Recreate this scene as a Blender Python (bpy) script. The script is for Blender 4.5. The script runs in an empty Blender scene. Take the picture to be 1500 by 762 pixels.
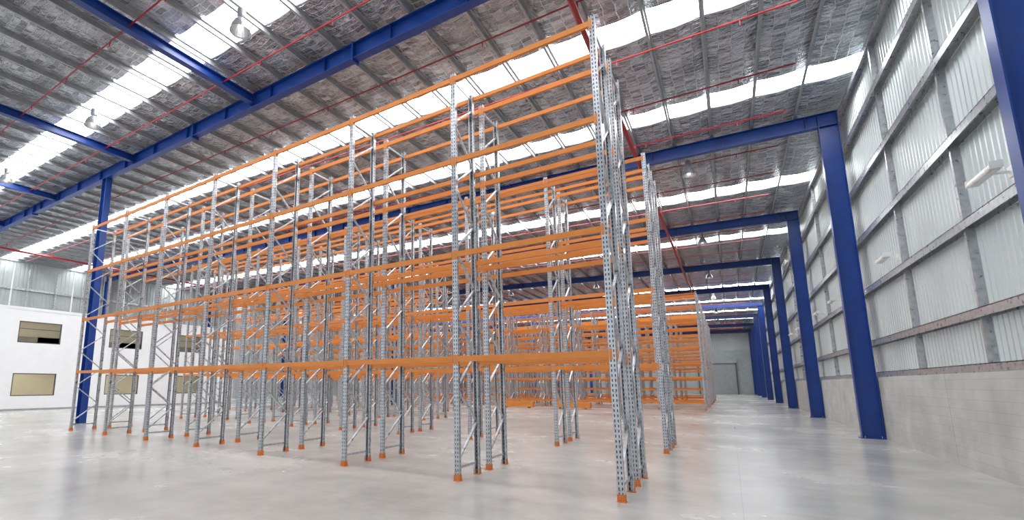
import bpy, math, random
from mathutils import Vector, Matrix
random.seed(4)
sc=bpy.context.scene
# ---------------------------------------------------------------- constants (metres)
H=1.7
S=2.744; X0=-1.47; Y1=7.52; Y2=13.25; FD=0.85; GAP=0.45
XC=3.655; XW=3.95; YC=20.57; P=11.32; TC=10.74; SL=0.0218; XL=-23.85
XLEFT=-52.0; YN=-13.39; YF=YC+7*P
RD=.5   # rafter depth
def zraf(x): return TC+SL*(XC-x)
def zroof(x): return zraf(x)+RD+0.24

# ---------------------------------------------------------------- materials
def newmat(n):
    m=bpy.data.materials.new(n); m.use_nodes=True
    nt=m.node_tree; b=nt.nodes['Principled BSDF']
    return m,nt,b
def N(nt,t,**k):
    n=nt.nodes.new(t)
    for a,v in k.items(): setattr(n,a,v)
    return n
def noisy(name,c1,c2,scale=4,rough=.5,metal=0,bump=0,detail=6,rr=0.1,bscale=None,coord='Object',stretch=(1,1,1)):
    m,nt,b=newmat(name)
    tc=N(nt,'ShaderNodeTexCoord'); mp=N(nt,'ShaderNodeMapping'); mp.inputs['Scale'].default_value=stretch
    nt.links.new(tc.outputs[coord],mp.inputs[0])
    no=N(nt,'ShaderNodeTexNoise'); no.inputs['Scale'].default_value=scale; no.inputs['Detail'].default_value=detail
    nt.links.new(mp.outputs[0],no.inputs['Vector'])
    cr=N(nt,'ShaderNodeValToRGB'); cr.color_ramp.elements[0].position=.3; cr.color_ramp.elements[1].position=.7
    cr.color_ramp.elements[0].color=(*c1,1); cr.color_ramp.elements[1].color=(*c2,1)
    nt.links.new(no.outputs['Fac'],cr.inputs[0]); nt.links.new(cr.outputs[0],b.inputs['Base Color'])
    b.inputs['Metallic'].default_value=metal
    mr=N(nt,'ShaderNodeMapRange'); mr.inputs['To Min'].default_value=max(.02,rough-rr); mr.inputs['To Max'].default_value=rough+rr
    nt.links.new(no.outputs['Fac'],mr.inputs[0]); nt.links.new(mr.outputs[0],b.inputs['Roughness'])
    if bump:
        bp=N(nt,'ShaderNodeBump'); bp.inputs['Strength'].default_value=bump; bp.inputs['Distance'].default_value=.02
        n2=N(nt,'ShaderNodeTexNoise'); n2.inputs['Scale'].default_value=bscale or scale*6
        nt.links.new(mp.outputs[0],n2.inputs['Vector'])
        nt.links.new(n2.outputs['Fac'],bp.inputs['Height']); nt.links.new(bp.outputs[0],b.inputs['Normal'])
    return m
M={}
M['blue']=noisy('blue_steel_paint',(.005,.038,.22),(.008,.052,.28),3,.35)
M['orange']=noisy('orange_powdercoat',(.68,.215,.032),(.78,.265,.048),3,.42)
M['orange_foot']=noisy('orange_boot',(.66,.16,.015),(.76,.20,.025),5,.45)
M['galv']=noisy('galvanised_steel',(.40,.42,.45),(.62,.64,.67),9,.30,.6)
M['galvd']=noisy('galvanised_purlin',(.32,.34,.36),(.44,.46,.48),5,.42,.35)
M['red']=noisy('red_pipe_paint',(.24,.008,.014),(.34,.013,.02),5,.4)
M['white']=noisy('white_paint',(.82,.82,.83),(.86,.86,.86),2,.6)
M['whitep']=noisy('white_enamel',(.8,.8,.78),(.86,.86,.85),4,.3)
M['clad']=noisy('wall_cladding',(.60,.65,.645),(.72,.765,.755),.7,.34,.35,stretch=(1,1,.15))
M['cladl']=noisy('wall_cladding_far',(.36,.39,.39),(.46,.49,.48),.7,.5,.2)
M['beige']=noisy('office_paint',(.58,.53,.39),(.62,.57,.43),2,.7)
M['officegrey']=noisy('office_paint_grey',(.46,.43,.33),(.52,.48,.38),2,.7)
M['partition_band']=noisy('dark_partition_band',(.20,.19,.16),(.25,.24,.2),2,.6)  # dark tone for the band added behind the upper office windows
M['door']=noisy('roller_door_grey',(.31,.34,.35),(.39,.42,.42),2,.5,.2)
M['alu']=noisy('dark_window_frame',(.10,.10,.10),(.14,.14,.14),4,.35,.5)

def perf():
    m=M['galv'].copy(); m.name='perforated_galvanised'; nt=m.node_tree; b=nt.nodes['Principled BSDF']
    old=b.inputs['Base Color'].links[0].from_socket
    tc=N(nt,'ShaderNodeTexCoord'); sx=N(nt,'ShaderNodeSeparateXYZ'); nt.links.new(tc.outputs['Object'],sx.inputs[0])
    def ma(op,a,bb=None,c=None):
        n=N(nt,'ShaderNodeMath',operation=op)
        for i,v in enumerate((a,bb,c)):
            if v is None: continue
            if isinstance(v,(int,float)): n.inputs[i].default_value=v
            else: nt.links.new(v,n.inputs[i])
        return n.outputs[0]
    fz=ma('FRACT',ma('DIVIDE',sx.outputs['Z'],.075))
    a=ma('ABSOLUTE',ma('SUBTRACT',fz,.5)); a=ma('LESS_THAN',a,.27)
    ax=ma('ABSOLUTE',ma('SUBTRACT',ma('ABSOLUTE',sx.outputs['X']),.024)); c=ma('LESS_THAN',ax,.008)
    k1=ma('MULTIPLY',a,c)
    fy=ma('ABSOLUTE',ma('SUBTRACT',ma('ABSOLUTE',ma('SUBTRACT',sx.outputs['Y'],FD/2)),FD/2-.035)); dy=ma('LESS_THAN',fy,.008)
    side=ma('GREATER_THAN',ma('ABSOLUTE',sx.outputs['X']),.0485)
    k2=ma('MULTIPLY',ma('MULTIPLY',dy,side),a)
    k=ma('MAXIMUM',k1,k2)
    mx=N(nt,'ShaderNodeMix',data_type='RGBA'); nt.links.new(k,mx.inputs['Factor']); nt.links.new(old,mx.inputs[6]); mx.inputs[7].default_value=(.03,.03,.035,1)
    nt.links.new(mx.outputs[2],b.inputs['Base Color'])
    return m
M['perf']=perf()

def floor_mat():
    m,nt,b=newmat('polished_concrete')
    tc=N(nt,'ShaderNodeTexCoord')
    n1=N(nt,'ShaderNodeTexNoise'); n1.inputs['Scale'].default_value=.25; n1.inputs['Detail'].default_value=7; n1.inputs['Roughness'].default_value=.6
    n2=N(nt,'ShaderNodeTexNoise'); n2.inputs['Scale'].default_value=1.6; n2.inputs['Detail'].default_value=7; n2.inputs['Roughness'].default_value=.6
    for n in (n1,n2): nt.links.new(tc.outputs['Object'],n.inputs['Vector'])
    ad=N(nt,'ShaderNodeMath',operation='MULTIPLY_ADD'); ad.inputs[1].default_value=.4
    nt.links.new(n2.outputs['Fac'],ad.inputs[0]); nt.links.new(n1.outputs['Fac'],ad.inputs[2])
    cr=N(nt,'ShaderNodeValToRGB'); e=cr.color_ramp.elements
    e[0].position=.50;e[0].color=(.345,.34,.322,1); e[1].position=.90; e[1].color=(.53,.52,.495,1)
    nt.links.new(ad.outputs[0],cr.inputs[0])
    br=N(nt,'ShaderNodeTexBrick'); br.offset=0; br.inputs['Scale'].default_value=1
    br.inputs['Brick Width'].default_value=11.32; br.inputs['Row Height'].default_value=5.66; br.inputs['Mortar Size'].default_value=.005
    br.inputs['Color1'].default_value=(1,1,1,1);br.inputs['Color2'].default_value=(.97,.97,.97,1);br.inputs['Mortar'].default_value=(.78,.78,.78,1)
    nt.links.new(tc.outputs['Object'],br.inputs['Vector'])
    mx=N(nt,'ShaderNodeMix',data_type='RGBA',blend_type='MULTIPLY'); mx.inputs['Factor'].default_value=1
    nt.links.new(cr.outputs[0],mx.inputs[6]); nt.links.new(br.outputs['Color'],mx.inputs[7]); nt.links.new(mx.outputs[2],b.inputs['Base Color'])
    mr=N(nt,'ShaderNodeMapRange'); mr.inputs['From Min'].default_value=.3; mr.inputs['From Max'].default_value=.7; mr.inputs['To Min'].default_value=.17; mr.inputs['To Max'].default_value=.32
    nt.links.new(n1.outputs['Fac'],mr.inputs[0]); nt.links.new(mr.outputs[0],b.inputs['Roughness'])
    bp=N(nt,'ShaderNodeBump'); bp.inputs['Strength'].default_value=.05; bp.inputs['Distance'].default_value=.02
    nt.links.new(n2.outputs['Fac'],bp.inputs['Height']); nt.links.new(bp.outputs[0],b.inputs['Normal'])
    return m
M['floor']=floor_mat()

def conc_mat():
    m=noisy('precast_concrete',(.42,.42,.40),(.56,.56,.54),1.3,.75,0,.2,8)
    nt=m.node_tree; b=nt.nodes['Principled BSDF']; old=b.inputs['Base Color'].links[0].from_socket
    tc=N(nt,'ShaderNodeTexCoord')
    sx=N(nt,'ShaderNodeSeparateXYZ'); cx=N(nt,'ShaderNodeCombineXYZ')
    nt.links.new(tc.outputs['Object'],sx.inputs[0]); nt.links.new(sx.outputs['Y'],cx.inputs[0]); nt.links.new(sx.outputs['Z'],cx.inputs[1])
    br=N(nt,'ShaderNodeTexBrick'); br.offset=.5; br.inputs['Scale'].default_value=1; br.inputs['Brick Width'].default_value=.8
    br.inputs['Row Height'].default_value=.2; br.inputs['Mortar Size'].default_value=.006
    br.inputs['Color1'].default_value=(1,1,1,1);br.inputs['Color2'].default_value=(.94,.94,.94,1);br.inputs['Mortar'].default_value=(.82,.82,.82,1)
    nt.links.new(cx.outputs[0],br.inputs['Vector'])
    mx=N(nt,'ShaderNodeMix',data_type='RGBA',blend_type='MULTIPLY'); mx.inputs['Factor'].default_value=1
    nt.links.new(old,mx.inputs[6]); nt.links.new(br.outputs['Color'],mx.inputs[7]); nt.links.new(mx.outputs[2],b.inputs['Base Color'])
    return m
M['conc']=conc_mat()

def foil_mat():
    m,nt,b=newmat('foil_insulation')
    tc=N(nt,'ShaderNodeTexCoord')
    wn=N(nt,'ShaderNodeTexNoise'); wn.inputs['Scale'].default_value=2.2; wn.inputs['Detail'].default_value=3
    nt.links.new(tc.outputs['Object'],wn.inputs['Vector'])
    vm=N(nt,'ShaderNodeVectorMath',operation='MULTIPLY_ADD'); vm.inputs[1].default_value=(.2,.2,0)
    nt.links.new(wn.outputs['Color'],vm.inputs[0]); nt.links.new(tc.outputs['Object'],vm.inputs[2])
    sx=N(nt,'ShaderNodeSeparateXYZ'); cx=N(nt,'ShaderNodeCombineXYZ')
    nt.links.new(vm.outputs[0],sx.inputs[0]); nt.links.new(sx.outputs['X'],cx.inputs[0]); nt.links.new(sx.outputs['Y'],cx.inputs[1])
    br=N(nt,'ShaderNodeTexBrick'); br.offset=.0; br.inputs['Scale'].default_value=1; br.inputs['Brick Width'].default_value=.32
    br.inputs['Row Height'].default_value=.17; br.inputs['Mortar Size'].default_value=.018; br.inputs['Mortar Smooth'].default_value=.7
    br.inputs['Color1'].default_value=(.34,.37,.40,1);br.inputs['Color2'].default_value=(.78,.82,.86,1);br.inputs['Mortar'].default_value=(.95,1,1,1)
    nt.links.new(cx.outputs[0],br.inputs['Vector'])
    n2=N(nt,'ShaderNodeTexNoise'); n2.inputs['Scale'].default_value=.8; n2.inputs['Detail'].default_value=5
    nt.links.new(tc.outputs['Object'],n2.inputs['Vector'])
    cr=N(nt,'ShaderNodeValToRGB'); e=cr.color_ramp.elements
    e[0].position=.35;e[0].color=(.72,.73,.76,1);e[1].position=.68;e[1].color=(1.0,1.0,1.0,1)
    nt.links.new(n2.outputs['Fac'],cr.inputs[0])
    mx=N(nt,'ShaderNodeMix',data_type='RGBA',blend_type='MULTIPLY'); mx.inputs['Factor'].default_value=1
    nt.links.new(br.outputs['Color'],mx.inputs[6]); nt.links.new(cr.outputs[0],mx.inputs[7]); nt.links.new(mx.outputs[2],b.inputs['Base Color'])
    b.inputs['Metallic'].default_value=.65; b.inputs['Roughness'].default_value=.22
    n3=N(nt,'ShaderNodeTexNoise'); n3.inputs['Scale'].default_value=6; n3.inputs['Detail'].default_value=4
    nt.links.new(tc.outputs['Object'],n3.inputs['Vector'])
    sm=N(nt,'ShaderNodeMath',operation='MULTIPLY_ADD'); sm.inputs[1].default_value=.5
    nt.links.new(br.outputs['Fac'],sm.inputs[0]); nt.links.new(n3.outputs['Fac'],sm.inputs[2])
    bp=N(nt,'ShaderNodeBump'); bp.inputs['Strength'].default_value=1; bp.inputs['Distance'].default_value=.13
    nt.links.new(sm.outputs[0],bp.inputs['Height']); nt.links.new(bp.outputs[0],b.inputs['Normal'])
    return m
M['foil']=foil_mat()

def emis(name,col,st):
    m,nt,b=newmat(name); b.inputs['Base Color'].default_value=(*col,1)
    b.inputs['Emission Color'].default_value=(*col,1); b.inputs['Emission Strength'].default_value=st
    b.inputs['Roughness'].default_value=.5
    return m
M['sky']=emis('translucent_skylight_sheet',(.97,.985,1),13.0)
M['lampglow']=emis('lamp_glow',(1,.98,.92),2.5)
M['officelight']=emis('office_light_panel',(1,.97,.9),3.4)
g,nt,b=newmat('window_glass'); b.inputs['Transmission Weight'].default_value=1; b.inputs['Roughness'].default_value=.02; b.inputs['IOR'].default_value=1.1
M['glass']=g

# ---------------------------------------------------------------- mesh builder
class MB:
    def __init__(s): s.v=[];s.f=[];s.m=[];s.mats=[]
    def mi(s,k):
        if k not in s.mats: s.mats.append(k)
        return s.mats.index(k)
    def box(s,x0,x1,y0,y1,z0,z1,mat):
        n=len(s.v); s.v+=[(x0,y0,z0),(x1,y0,z0),(x1,y1,z0),(x0,y1,z0),(x0,y0,z1),(x1,y0,z1),(x1,y1,z1),(x0,y1,z1)]
        s.f+=[tuple(n+i for i in q) for q in ((0,3,2,1),(4,5,6,7),(0,1,5,4),(1,2,6,5),(2,3,7,6),(3,0,4,7))]; s.m+=[s.mi(mat)]*6
    def ext(s,prof,p0,p1,side,up,mat,cap=True):
        p0=Vector(p0);p1=Vector(p1);side=Vector(side);up=Vector(up); n=len(s.v);k=len(prof)
        for p in (p0,p1):
            for a,b in prof: s.v.append(tuple(p+side*a+up*b))
        mi=s.mi(mat)
        for i in range(k):
            j=(i+1)%k; s.f.append((n+i,n+j,n+k+j,n+k+i)); s.m.append(mi)
        if cap:
            s.f.append(tuple(n+i for i in range(k))[::-1]); s.f.append(tuple(n+k+i for i in range(k))); s.m+=[mi,mi]
    def bar(s,p0,p1,w,h,mat,up=(0,0,1)):
        d=(Vector(p1)-Vector(p0)).normalized(); u=Vector(up); sd=d.cross(u).normalized(); u=sd.cross(d)
        s.ext([(-w/2,-h/2),(w/2,-h/2),(w/2,h/2),(-w/2,h/2)],p0,p1,sd,u,mat)
    def tube(s,p0,p1,r,mat,n=8,up=(0,0,1)):
        d=(Vector(p1)-Vector(p0)).normalized(); u=Vector(up)
        if abs(d.dot(u))>.95: u=Vector((0,1,0))
        sd=d.cross(u).normalized(); u=sd.cross(d)
        s.ext([(r*math.cos(2*math.pi*i/n),r*math.sin(2*math.pi*i/n)) for i in range(n)],p0,p1,sd,u,mat)
    def ibeam(s,p0,p1,D,W,tf,tw,mat,up=(0,0,1)):
        d=(Vector(p1)-Vector(p0)).normalized(); u=Vector(up); sd=d.cross(u).normalized(); u=sd.cross(d)
        a,b=W/2,D/2;t=tw/2
        s.ext([(-a,-b),(a,-b),(a,-b+tf),(t,-b+tf),(t,b-tf),(a,b-tf),(a,b),(-a,b),(-a,b-tf),(-t,b-tf),(-t,-b+tf),(-a,-b+tf)],p0,p1,sd,u,mat)
    def lathe(s,prof,c,mat,n=24):
        b=len(s.v);mi=s.mi(mat);k=len(prof)
        for i in range(n):
            t=2*math.pi*i/n
            for r,z in prof: s.v.append((c[0]+r*math.cos(t),c[1]+r*math.sin(t),c[2]+z))
        for i in range(n):
            j=(i+1)%n
            for q in range(k-1): s.f.append((b+i*k+q,b+j*k+q,b+j*k+q+1,b+i*k+q+1)); s.m.append(mi)
    def mesh(s,name):
        me=bpy.data.meshes.new(name); me.from_pydata(s.v,[],s.f)
        for k in s.mats: me.materials.append(M[k])
        me.polygons.foreach_set('material_index',s.m); me.update()
        return me
    def obj(s,name,parent=None,loc=(0,0,0)):
        return mkobj(name,s.mesh(name),parent,loc)
def mkobj(name,me,parent=None,loc=(0,0,0)):
    o=bpy.data.objects.new(name,me); sc.collection.objects.link(o); o.location=loc
    if parent: o.parent=parent
    return o
def empty(name,loc=(0,0,0)):
    o=bpy.data.objects.new(name,None); sc.collection.objects.link(o); o.location=loc; return o

# ---------------------------------------------------------------- floor
b=MB(); b.box(XLEFT-.3,XW+.4,YN,YF+.3,-.2,0,'floor'); b.obj('floor')

# ---------------------------------------------------------------- walls
def corr_y(mb,x,y0,y1,z0,z1,mat,pitch=.2,dep=.03):
    pts=[];y=y0
    while y<y1:
        pts+=[(y,0),(y+pitch*.5,0),(y+pitch*.62,-dep),(y+pitch*.88,-dep)]; y+=pitch
    n=len(mb.v);mi=mb.mi(mat)
    for (yy,d) in pts: mb.v+= [(x+d,yy,z0),(x+d,yy,z1)]
    for i in range(len(pts)-1):
        a=n+2*i; mb.f.append((a,a+2,a+3,a+1)); mb.m.append(mi)
def corr_x(mb,y,x0,x1,z0,z1,mat,pitch=.2,dep=.03):
    pts=[];x=x0
    while x<x1:
        pts+=[(x,0),(x+pitch*.55,0),(x+pitch*.68,-dep),(x+pitch*.87,-dep)]; x+=pitch
    n=len(mb.v);mi=mb.mi(mat)
    for (xx,d) in pts: mb.v+= [(xx,y+d,z0),(xx,y+d,z1)]
    for i in range(len(pts)-1):
        a=n+2*i; mb.f.append((a,a+2,a+3,a+1)); mb.m.append(mi)
DZ=1.93
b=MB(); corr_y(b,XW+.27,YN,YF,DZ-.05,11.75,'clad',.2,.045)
y=YN
while y<YF-.01:
    y2=min(y+P/2,YF); b.box(XW,XW+.18,y+.006,y2-.006,0,DZ,'conc'); y=y2
b.box(XW+.02,XW+.26,YN,YF,0,DZ-.02,'conc')
b.obj('wall_right')
b=MB()
for z in (2.02,3.05,4.75,6.45,8.15,9.85,11.2):
    x=XW+.14
    b.box(x-.1,x+.09,YN,YF,z+.06,z+.075,'galv'); b.box(x-.1,x-.09,YN,YF,z-.10,z+.075,'galv'); b.box(x+.07,x+.09,YN,YF,z-.1,z+.06,'galv')
y=YC-3*P
while y<YF:
    for k in (1/3,2/3):
        yy=y+P*k; b.box(XW+.10,XW+.22,yy-.04,yy+.04,2.05,11.3,'galv')
    y+=P
b.obj('trim_wall_girts')
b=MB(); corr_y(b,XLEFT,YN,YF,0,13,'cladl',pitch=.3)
for z in (8,10): b.box(XLEFT+.02,XLEFT+.12,YN,YF,z,z+.2,'galv')
b.obj('wall_left')
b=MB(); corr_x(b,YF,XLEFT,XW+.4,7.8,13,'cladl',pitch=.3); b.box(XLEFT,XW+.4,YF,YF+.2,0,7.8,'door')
b.obj('wall_far')
b=MB(); q=.1
for i in range(39): b.box(-4.6,1.0,YF-.12-q,YF-.06-q,.02+i*.14,.14+i*.14,'door')
b.box(-4.8,-4.6,YF-.2-q,YF-.05-q,0,5.6,'alu');b.box(1.0,1.2,YF-.2-q,YF-.05-q,0,5.6,'alu');b.box(-4.8,1.2,YF-.4-q,YF-.05-q,5.5,6.1,'galvd')
b.obj('door_1')

# ---------------------------------------------------------------- ceiling: foil + skylights + purlins
sky=[(.6,1.05),(6.75,1.1),(12.9,1.05),(18.0,1.0),(27.3,1.3),(36.4,1.3),(46,1.3),(55,1.3),(64.5,1.3),(74,1.3),(83,1.3),(93,1.3)]
edges=[YN]
for c,w in sky: edges+=[c-w/2,c+w/2]
edges.append(YF)
PX=[4.1-1.3*i for i in range(44)]
b=MB(); bs=MB()
for i in range(len(edges)-1):
    y0,y1=edges[i],edges[i+1]
    if i%2:
        xa,xb=PX[0],PX[-1]; n=len(bs.v)
        bs.v+=[(xa,y0,zroof(xa)),(xb,y0,zroof(xb)),(xb,y1,zroof(xb)),(xa,y1,zroof(xa))]
        bs.f.append((n,n+1,n+2,n+3)); bs.m.append(bs.mi('sky'))
    else:
        for j in range(len(PX)-1):
            xa,xb=PX[j],PX[j+1]; n=len(b.v);xm=(xa+xb)/2
            for x,dz in ((xa,0),(xa*.8+xb*.2,-.045),(xm,-.07),(xa*.2+xb*.8,-.045),(xb,0)):
                b.v+=[(x,y0,zroof(x)+dz),(x,y1,zroof(x)+dz)]
            for q in range(4): b.f.append((n+2*q,n+2*q+2,n+2*q+3,n+2*q+1)); b.m.append(b.mi('foil'))
b.obj('ceiling'); bs.obj('window_skylight_strips')
b=MB()
for x in PX[1:]:
    z=zroof(x)-.02
    b.box(x-.006,x+.006,YN,YF,z-.16,z,'galvd'); b.box(x-.06,x,YN,YF,z-.16,z-.15,'galvd'); b.box(x,x+.06,YN,YF,z-.01,z+.0,'galvd')
b.obj('roof_purlins')
# ---------------------------------------------------------------- portal frames
def portal(y):
    b=MB()
    def col(x,zt,D=.54,W=.26):
        b.ibeam((x,y,.02),(x,y,zt),D,W,.022,.014,'blue',up=(1,0,0))
        b.box(x-D/2-.05,x+D/2+.01,y-W/2-.05,y+W/2+.05,0,.025,'blue')
        for sx in(-.2,.2):
            for sy in(-.1,.1): b.tube((x+sx,y+sy,.02),(x+sx,y+sy,.08),.015,'galvd')
    col(XC,zraf(XC)+RD-.05); col(XL,zraf(XL),.45,.25); col(XLEFT+.5,zraf(XLEFT)+.02)
    b.ibeam((XC+.27,y,zraf(XC+.27)+RD/2),(XLEFT+.2,y,zraf(XLEFT+.2)+RD/2),RD,.24,.02,.012,'blue')
    x=XC-.6
    while x>XLEFT+1:
        b.box(x-.01,x+.01,y-.115,y+.115,zraf(x)+.02,zraf(x)+RD-.02,'blue'); x-=2.5
    for x in (-8.3,-16.5,-33):
        b.box(x-.03,x+.03,y-.14,y+.14,zraf(x)-.08,zraf(x)+RD+.02,'blue')
    for x in PX[1:]:
        b.box(x-.08,x+.08,y-.006,y+.006,zraf(x)+RD,zraf(x)+RD+.19,'galvd')
    b.obj('portal_frame')
for k in range(-3,8): portal(YC+k*P-(.2 if k==-1 else 0) if k<7 else YF-.35)
b=MB()
for x in (-4.5,-12.9,-21.2,-29.8,-38.2):
    z=zraf(x)+.27
    b.ibeam((x,YC-2*P+.02,z),(x,YC-P-.22,z),.3,.22,.02,.012,'blue')
b.obj('roof_bracing_struts')

# ---------------------------------------------------------------- sprinkler pipes
b=MB()
y=5.0-2.83*5
while y<YF-1:
    b.tube((2.4,y,zraf(2.4)+.28),(XLEFT+2,y,zraf(XLEFT+2)+.28),.024,'red',6)
    x=1.0
    while x>-50:
        b.tube((x,y,zraf(x)+.27),(x,y,zraf(x)+.12),.015,'red',6); x-=3
    y+=2.83
for x in (-2.4,-44):
    z=zraf(x)-.12; b.tube((x,YN,z),(x,YF-1,z),.08,'red',10)
    y=5.0-2.83*5
    while y<YF-1: b.tube((x,y,z),(x,y,zraf(x)+.28),.03,'red',6); y+=2.83
b.obj('sprinkler_pipes')

# ---------------------------------------------------------------- pallet racks
def frame_mesh(T=8.0):
    b=MB()
    W=.1;t=.005;d=.075
    def upright(y,sg):
        pr=[(-W/2,0),(W/2,0),(W/2,d),(W/2-.018,d),(W/2-.018,d-t),(W/2-t,d-t),(W/2-t,t),(-W/2+t,t),(-W/2+t,d-t),(-W/2+.018,d-t),(-W/2+.018,d),(-W/2,d)]
        pr=[(a,c*sg) for a,c in pr]
        b.ext(pr,(0,y,.006),(0,y,T),(1,0,0),(0,1,0),'perf')
        ya,yb=sorted((y-.012*sg,y+(d+.012)*sg))
        b.box(-.068,.068,ya-.012,yb+.012,0,.008,'orange_foot')
        b.box(-.055,.055,min(y-.007*sg,y),max(y-.007*sg,y),.0,.11,'orange_foot')
        for s in(-1,1): b.box(*sorted((s*.051,s*.056)),ya,yb,.0,.11,'orange_foot')
        for z in (.045,.08): b.tube((-.02,y-.006*sg,z),(-.02,y-.013*sg,z),.008,'galvd',6); b.tube((.02,y-.006*sg,z),(.02,y-.013*sg,z),.008,'galvd',6)
    upright(0,1); upright(FD,-1)
    ya,yb=.05,FD-.05
    z=.22; b.bar((0,ya,z),(0,yb,z),.03,.045,'galv')
    z=.35;k=0
    while z+.62<T-.1:
        p=(ya,yb) if k%2==0 else (yb,ya)
        b.bar((0.004*(-1)**k,p[0],z),(0.004*(-1)**k,p[1],z+.62),.03,.045,'galv',up=(1,0,0))
        z+=.66;k+=1
    b.bar((0,ya,T-.15),(0,yb,T-.15),.03,.045,'galv')
    return b.mesh('upright_frame')
FM=frame_mesh()
LV=[2.17,4.17,6.09,7.86]
def rack(y,i0,i1,levels,h=.10):
    e=empty('pallet_rack',(X0-i0*S,y,0))
    n=i1-i0; q=h/2
    for i in range(n+1): mkobj('upright_frame_%d'%(i+1),FM,e,(-i*S,0,0))
    b=MB()
    for i in range(n):
        xa=-i*S-.052;xb=-(i+1)*S+.052
        for z in levels:
            for yc,s in ((.02,-1),(FD-.02,1)):
                pr=[(-.025,-q),(.025,-q),(.025,q),(.0,q),(.0,q-.025),(-.025,q-.025)] if s>0 else [(-.025,-q),(.025,-q),(.025,q-.025),(0,q-.025),(0,q),(-.025,q)]
                b.ext(pr,(xa,yc,z),(xb,yc,z),(0,1,0),(0,0,1),'orange')
                for xx,dx in ((xa,.05),(xb,-.05)):
                    yf=-.006 if s<0 else FD+.001
                    xs=sorted((xx+dx*.2,xx+dx)); b.box(xs[0],xs[1],yf,yf+.005,z-.10,z+.08,'orange')
                    xs=sorted((xx,xx-dx*.12)); b.box(xs[0],xs[1],yc-.026,yc+.026,z-.10,z+.08,'orange')
    b.obj('beams',e)
for y in (Y1,Y1+FD+GAP): rack(y,0,7,LV)
for y in (Y2,Y2+FD+GAP): rack(y,0,8,LV)
for y0,a,c in ((18.98,4,10),(24.7,5,11),(30.4,7,12)):
    for y in (y0,y0+FD+GAP): rack(y,a,c,LV)
yy=36.0; k=0
while yy<62:
    for y in (yy,yy+FD+GAP): rack(y,0,12,[.45,1.3,2.17,3.2,4.17,5.2,6.09,7.86] if k%2 else [.5,2.17,3.1,4.17,6.09,7.86])
    yy+=5.73;k+=1

# ---------------------------------------------------------------- office block on the left
XO=-39.5; YO0,YO1=-6,27; HO=6.7
b=MB()
wins=[]
for yw in (-.2,5.3,10.8,16.3,21.8):
    for z0,z1 in ((.95,2.45),(4.5,5.95)): wins.append((yw,yw+2.4,z0,z1))
ys=sorted({YO0,YO1}|{w[0] for w in wins}|{w[1] for w in wins}); zs=[0,.95,2.45,4.5,5.95,HO]
def iswin(y,z): return any(w[0]<y<w[1] and w[2]<z<w[3] for w in wins)
for i in range(len(ys)-1):
    for j in range(len(zs)-1):
        if not iswin((ys[i]+ys[i+1])/2,(zs[j]+zs[j+1])/2): b.box(XO-.2,XO,ys[i],ys[i+1],zs[j],zs[j+1],'white')
b.box(-45.2,XO,YO1,YO1+.2,0,HO,'white'); b.box(-45.2,XO,YO0-.2,YO0,0,HO,'white')
b.box(-45.2,XO,YO0,YO1,HO-.02,HO+.2,'white')
b.box(-45.2,-45,YO0,YO1,0,3.4,'beige'); b.box(-45.2,-45,YO0,YO1,3.4,HO,'officegrey'); b.box(-45,XO-.2,YO0,YO1,3.3,3.6,'officegrey')
b.box(XO,XO+.03,YO0,YO1,0,.12,'galvd')
b.obj('wall_office')
b=MB()
for (ya,yb,z0,z1) in wins:
    w=.06
    b.box(XO-.12,XO-.02,ya,yb,z0,z0+w,'alu');b.box(XO-.12,XO-.02,ya,yb,z1-w,z1,'alu')
    b.box(XO-.12,XO-.02,ya,ya+w,z0,z1,'alu');b.box(XO-.12,XO-.02,yb-w,yb,z0,z1,'alu')
    n=len(b.v); b.v+=[(XO-.08,ya,z0),(XO-.08,yb,z0),(XO-.08,yb,z1),(XO-.08,ya,z1)]; b.f.append((n,n+1,n+2,n+3)); b.m.append(b.mi('glass'))
    if z0>3:
        b.box(XO-.12,XO-.05,ya,yb,z0+.93,z0+.97,'alu')
        b.box(-44.9,-44.7,ya-3,yb+3,3.6,5.3,'partition_band')   # added partition band, gives the dark lower strip in the upper office windows
b.obj('window_1')
b=MB()
for yw in (0,5.5,11,16.5,22):
    b.box(-44,-41,yw-.5,yw+2.5,3.24,3.28,'officelight')
    for xx in (-40.6,-42,-43.4): b.box(xx-.3,xx+.3,yw-.5,yw+3,6.6,6.66,'officelight')
b.obj('office_ceiling_lights')
b=MB()
for i in range(12):
    y=6+i*2.1
    b.tube((XLEFT+.2,y,6),(XLEFT+.2,y,11.9),.06,'galv',8)
    if i%2: b.tube((XLEFT+4,y,6.9),(XLEFT+4,y,11.5),.05,'whitep',8)
b.obj('wall_conduits')

# ---------------------------------------------------------------- high bay lamps
def hb_mesh():
    b=MB()
    b.tube((0,0,.62),(0,0,1.05),.008,'galvd',6)
    b.lathe([(0,.64),(.09,.63),(.1,.60),(.1,.42),(.085,.38),(.06,.36)],(0,0,0),'galvd')
    b.lathe([(.06,.37),(.10,.35),(.17,.27),(.225,.14),(.25,.0),(.262,-.01),(.255,.0),(.235,.02),(.215,.13),(.16,.25),(.09,.33),(0,.34)],(0,0,0),'galv')
    b.lathe([(0,.0),(.05,.01),(.07,.08),(.05,.22),(0,.28)],(0,0,.02),'lampglow',12)
    return b.mesh('high_bay_lamp')
HB=hb_mesh()
for x in (-.7,-9.6,-18,-27,-36):
    for y in (6.2,21.3,32.6,43.9,55.2,66.5,78):
        mkobj('high_bay_lamp',HB,None,(x,y,zroof(x)-.24-1.0))

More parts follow.
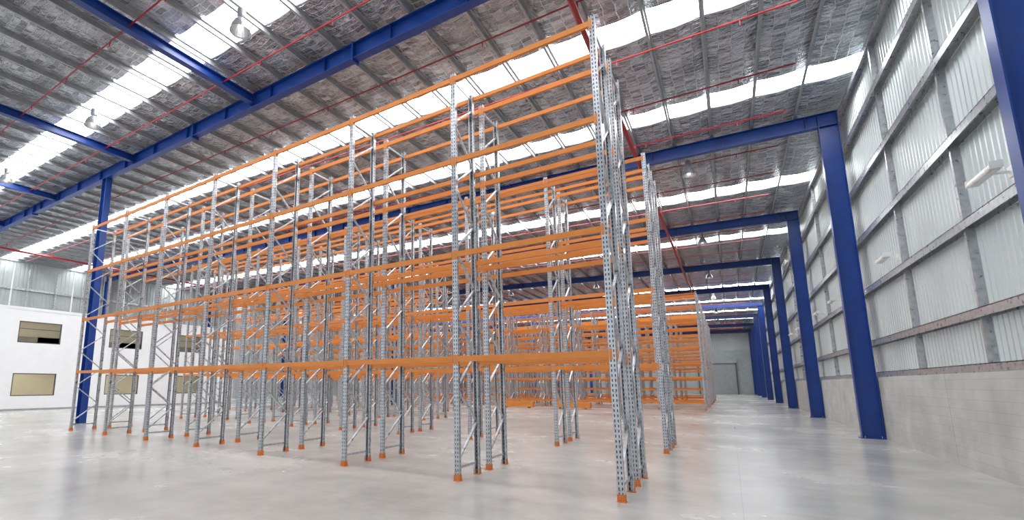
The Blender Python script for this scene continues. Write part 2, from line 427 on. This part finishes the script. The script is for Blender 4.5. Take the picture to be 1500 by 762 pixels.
# ---------------------------------------------------------------- wall floodlights
def fl_mesh():
    b=MB()
    n=10
    pr=[(.07*math.cos(math.pi*i/n),.07*math.sin(math.pi*i/n)) for i in range(n+1)]
    b.ext(pr+[(-.07,-.03),(.07,-.03)],(0,-.42,0),(0,.42,0),(1,0,0),(0,0,1),'whitep')
    b.ext([(-.06,-.055),(.06,-.055),(.07,-.03),(-.07,-.03)],(0,-.38,0),(0,.38,0),(1,0,0),(0,0,1),'whitep')
    b.bar((.02,0,.03),(.3,0,-.02),.05,.03,'whitep'); b.box(.28,.31,-.08,.08,-.1,.08,'whitep')
    b.box(-.075,.075,-.44,-.42,-.045,.075,'whitep'); b.box(-.075,.075,.42,.44,-.045,.075,'whitep')
    return b.mesh('wall_floodlight')
FL=fl_mesh()
for y in (10.9,16.9,24.5,28.5,36,40): mkobj('wall_floodlight',FL,None,(XW-.24,y,5.05))

# ---------------------------------------------------------------- stack of spare rack beams on floor
b=MB()
for r in range(3):
    for c in range(6):
        b.box(-1.3,1.3,c*.07,c*.07+.055,.08+r*.135,.08+r*.135+.13,'orange')
for x in(-.9,.9): b.box(x-.05,x+.05,-.05,.5,0,.08,'galvd')
st=b.mesh('rack_beam_stack'); mkobj('rack_beam_stack',st,None,(-9.5,33.5,0)); mkobj('rack_beam_stack',st,None,(-13.5,33.2,0))

# ---------------------------------------------------------------- world + camera
w=bpy.data.worlds.new('World'); sc.world=w; w.use_nodes=True
bg=w.node_tree.nodes['Background']; bg.inputs[0].default_value=(.90,.95,1,1); bg.inputs[1].default_value=1.2
cd=bpy.data.cameras.new('Camera'); cam=bpy.data.objects.new('Camera',cd); sc.collection.objects.link(cam); sc.camera=cam
cd.sensor_width=36; cd.sensor_fit='HORIZONTAL'; cd.lens=676.66/1500*36
cd.shift_x=(750-618.2)/1500; cd.shift_y=(458.35-381)/1500
cam.location=(0,0,H); cam.rotation_euler=(math.pi/2+.1542,0,.5831); cd.clip_end=400
sc.view_settings.view_transform='Standard'
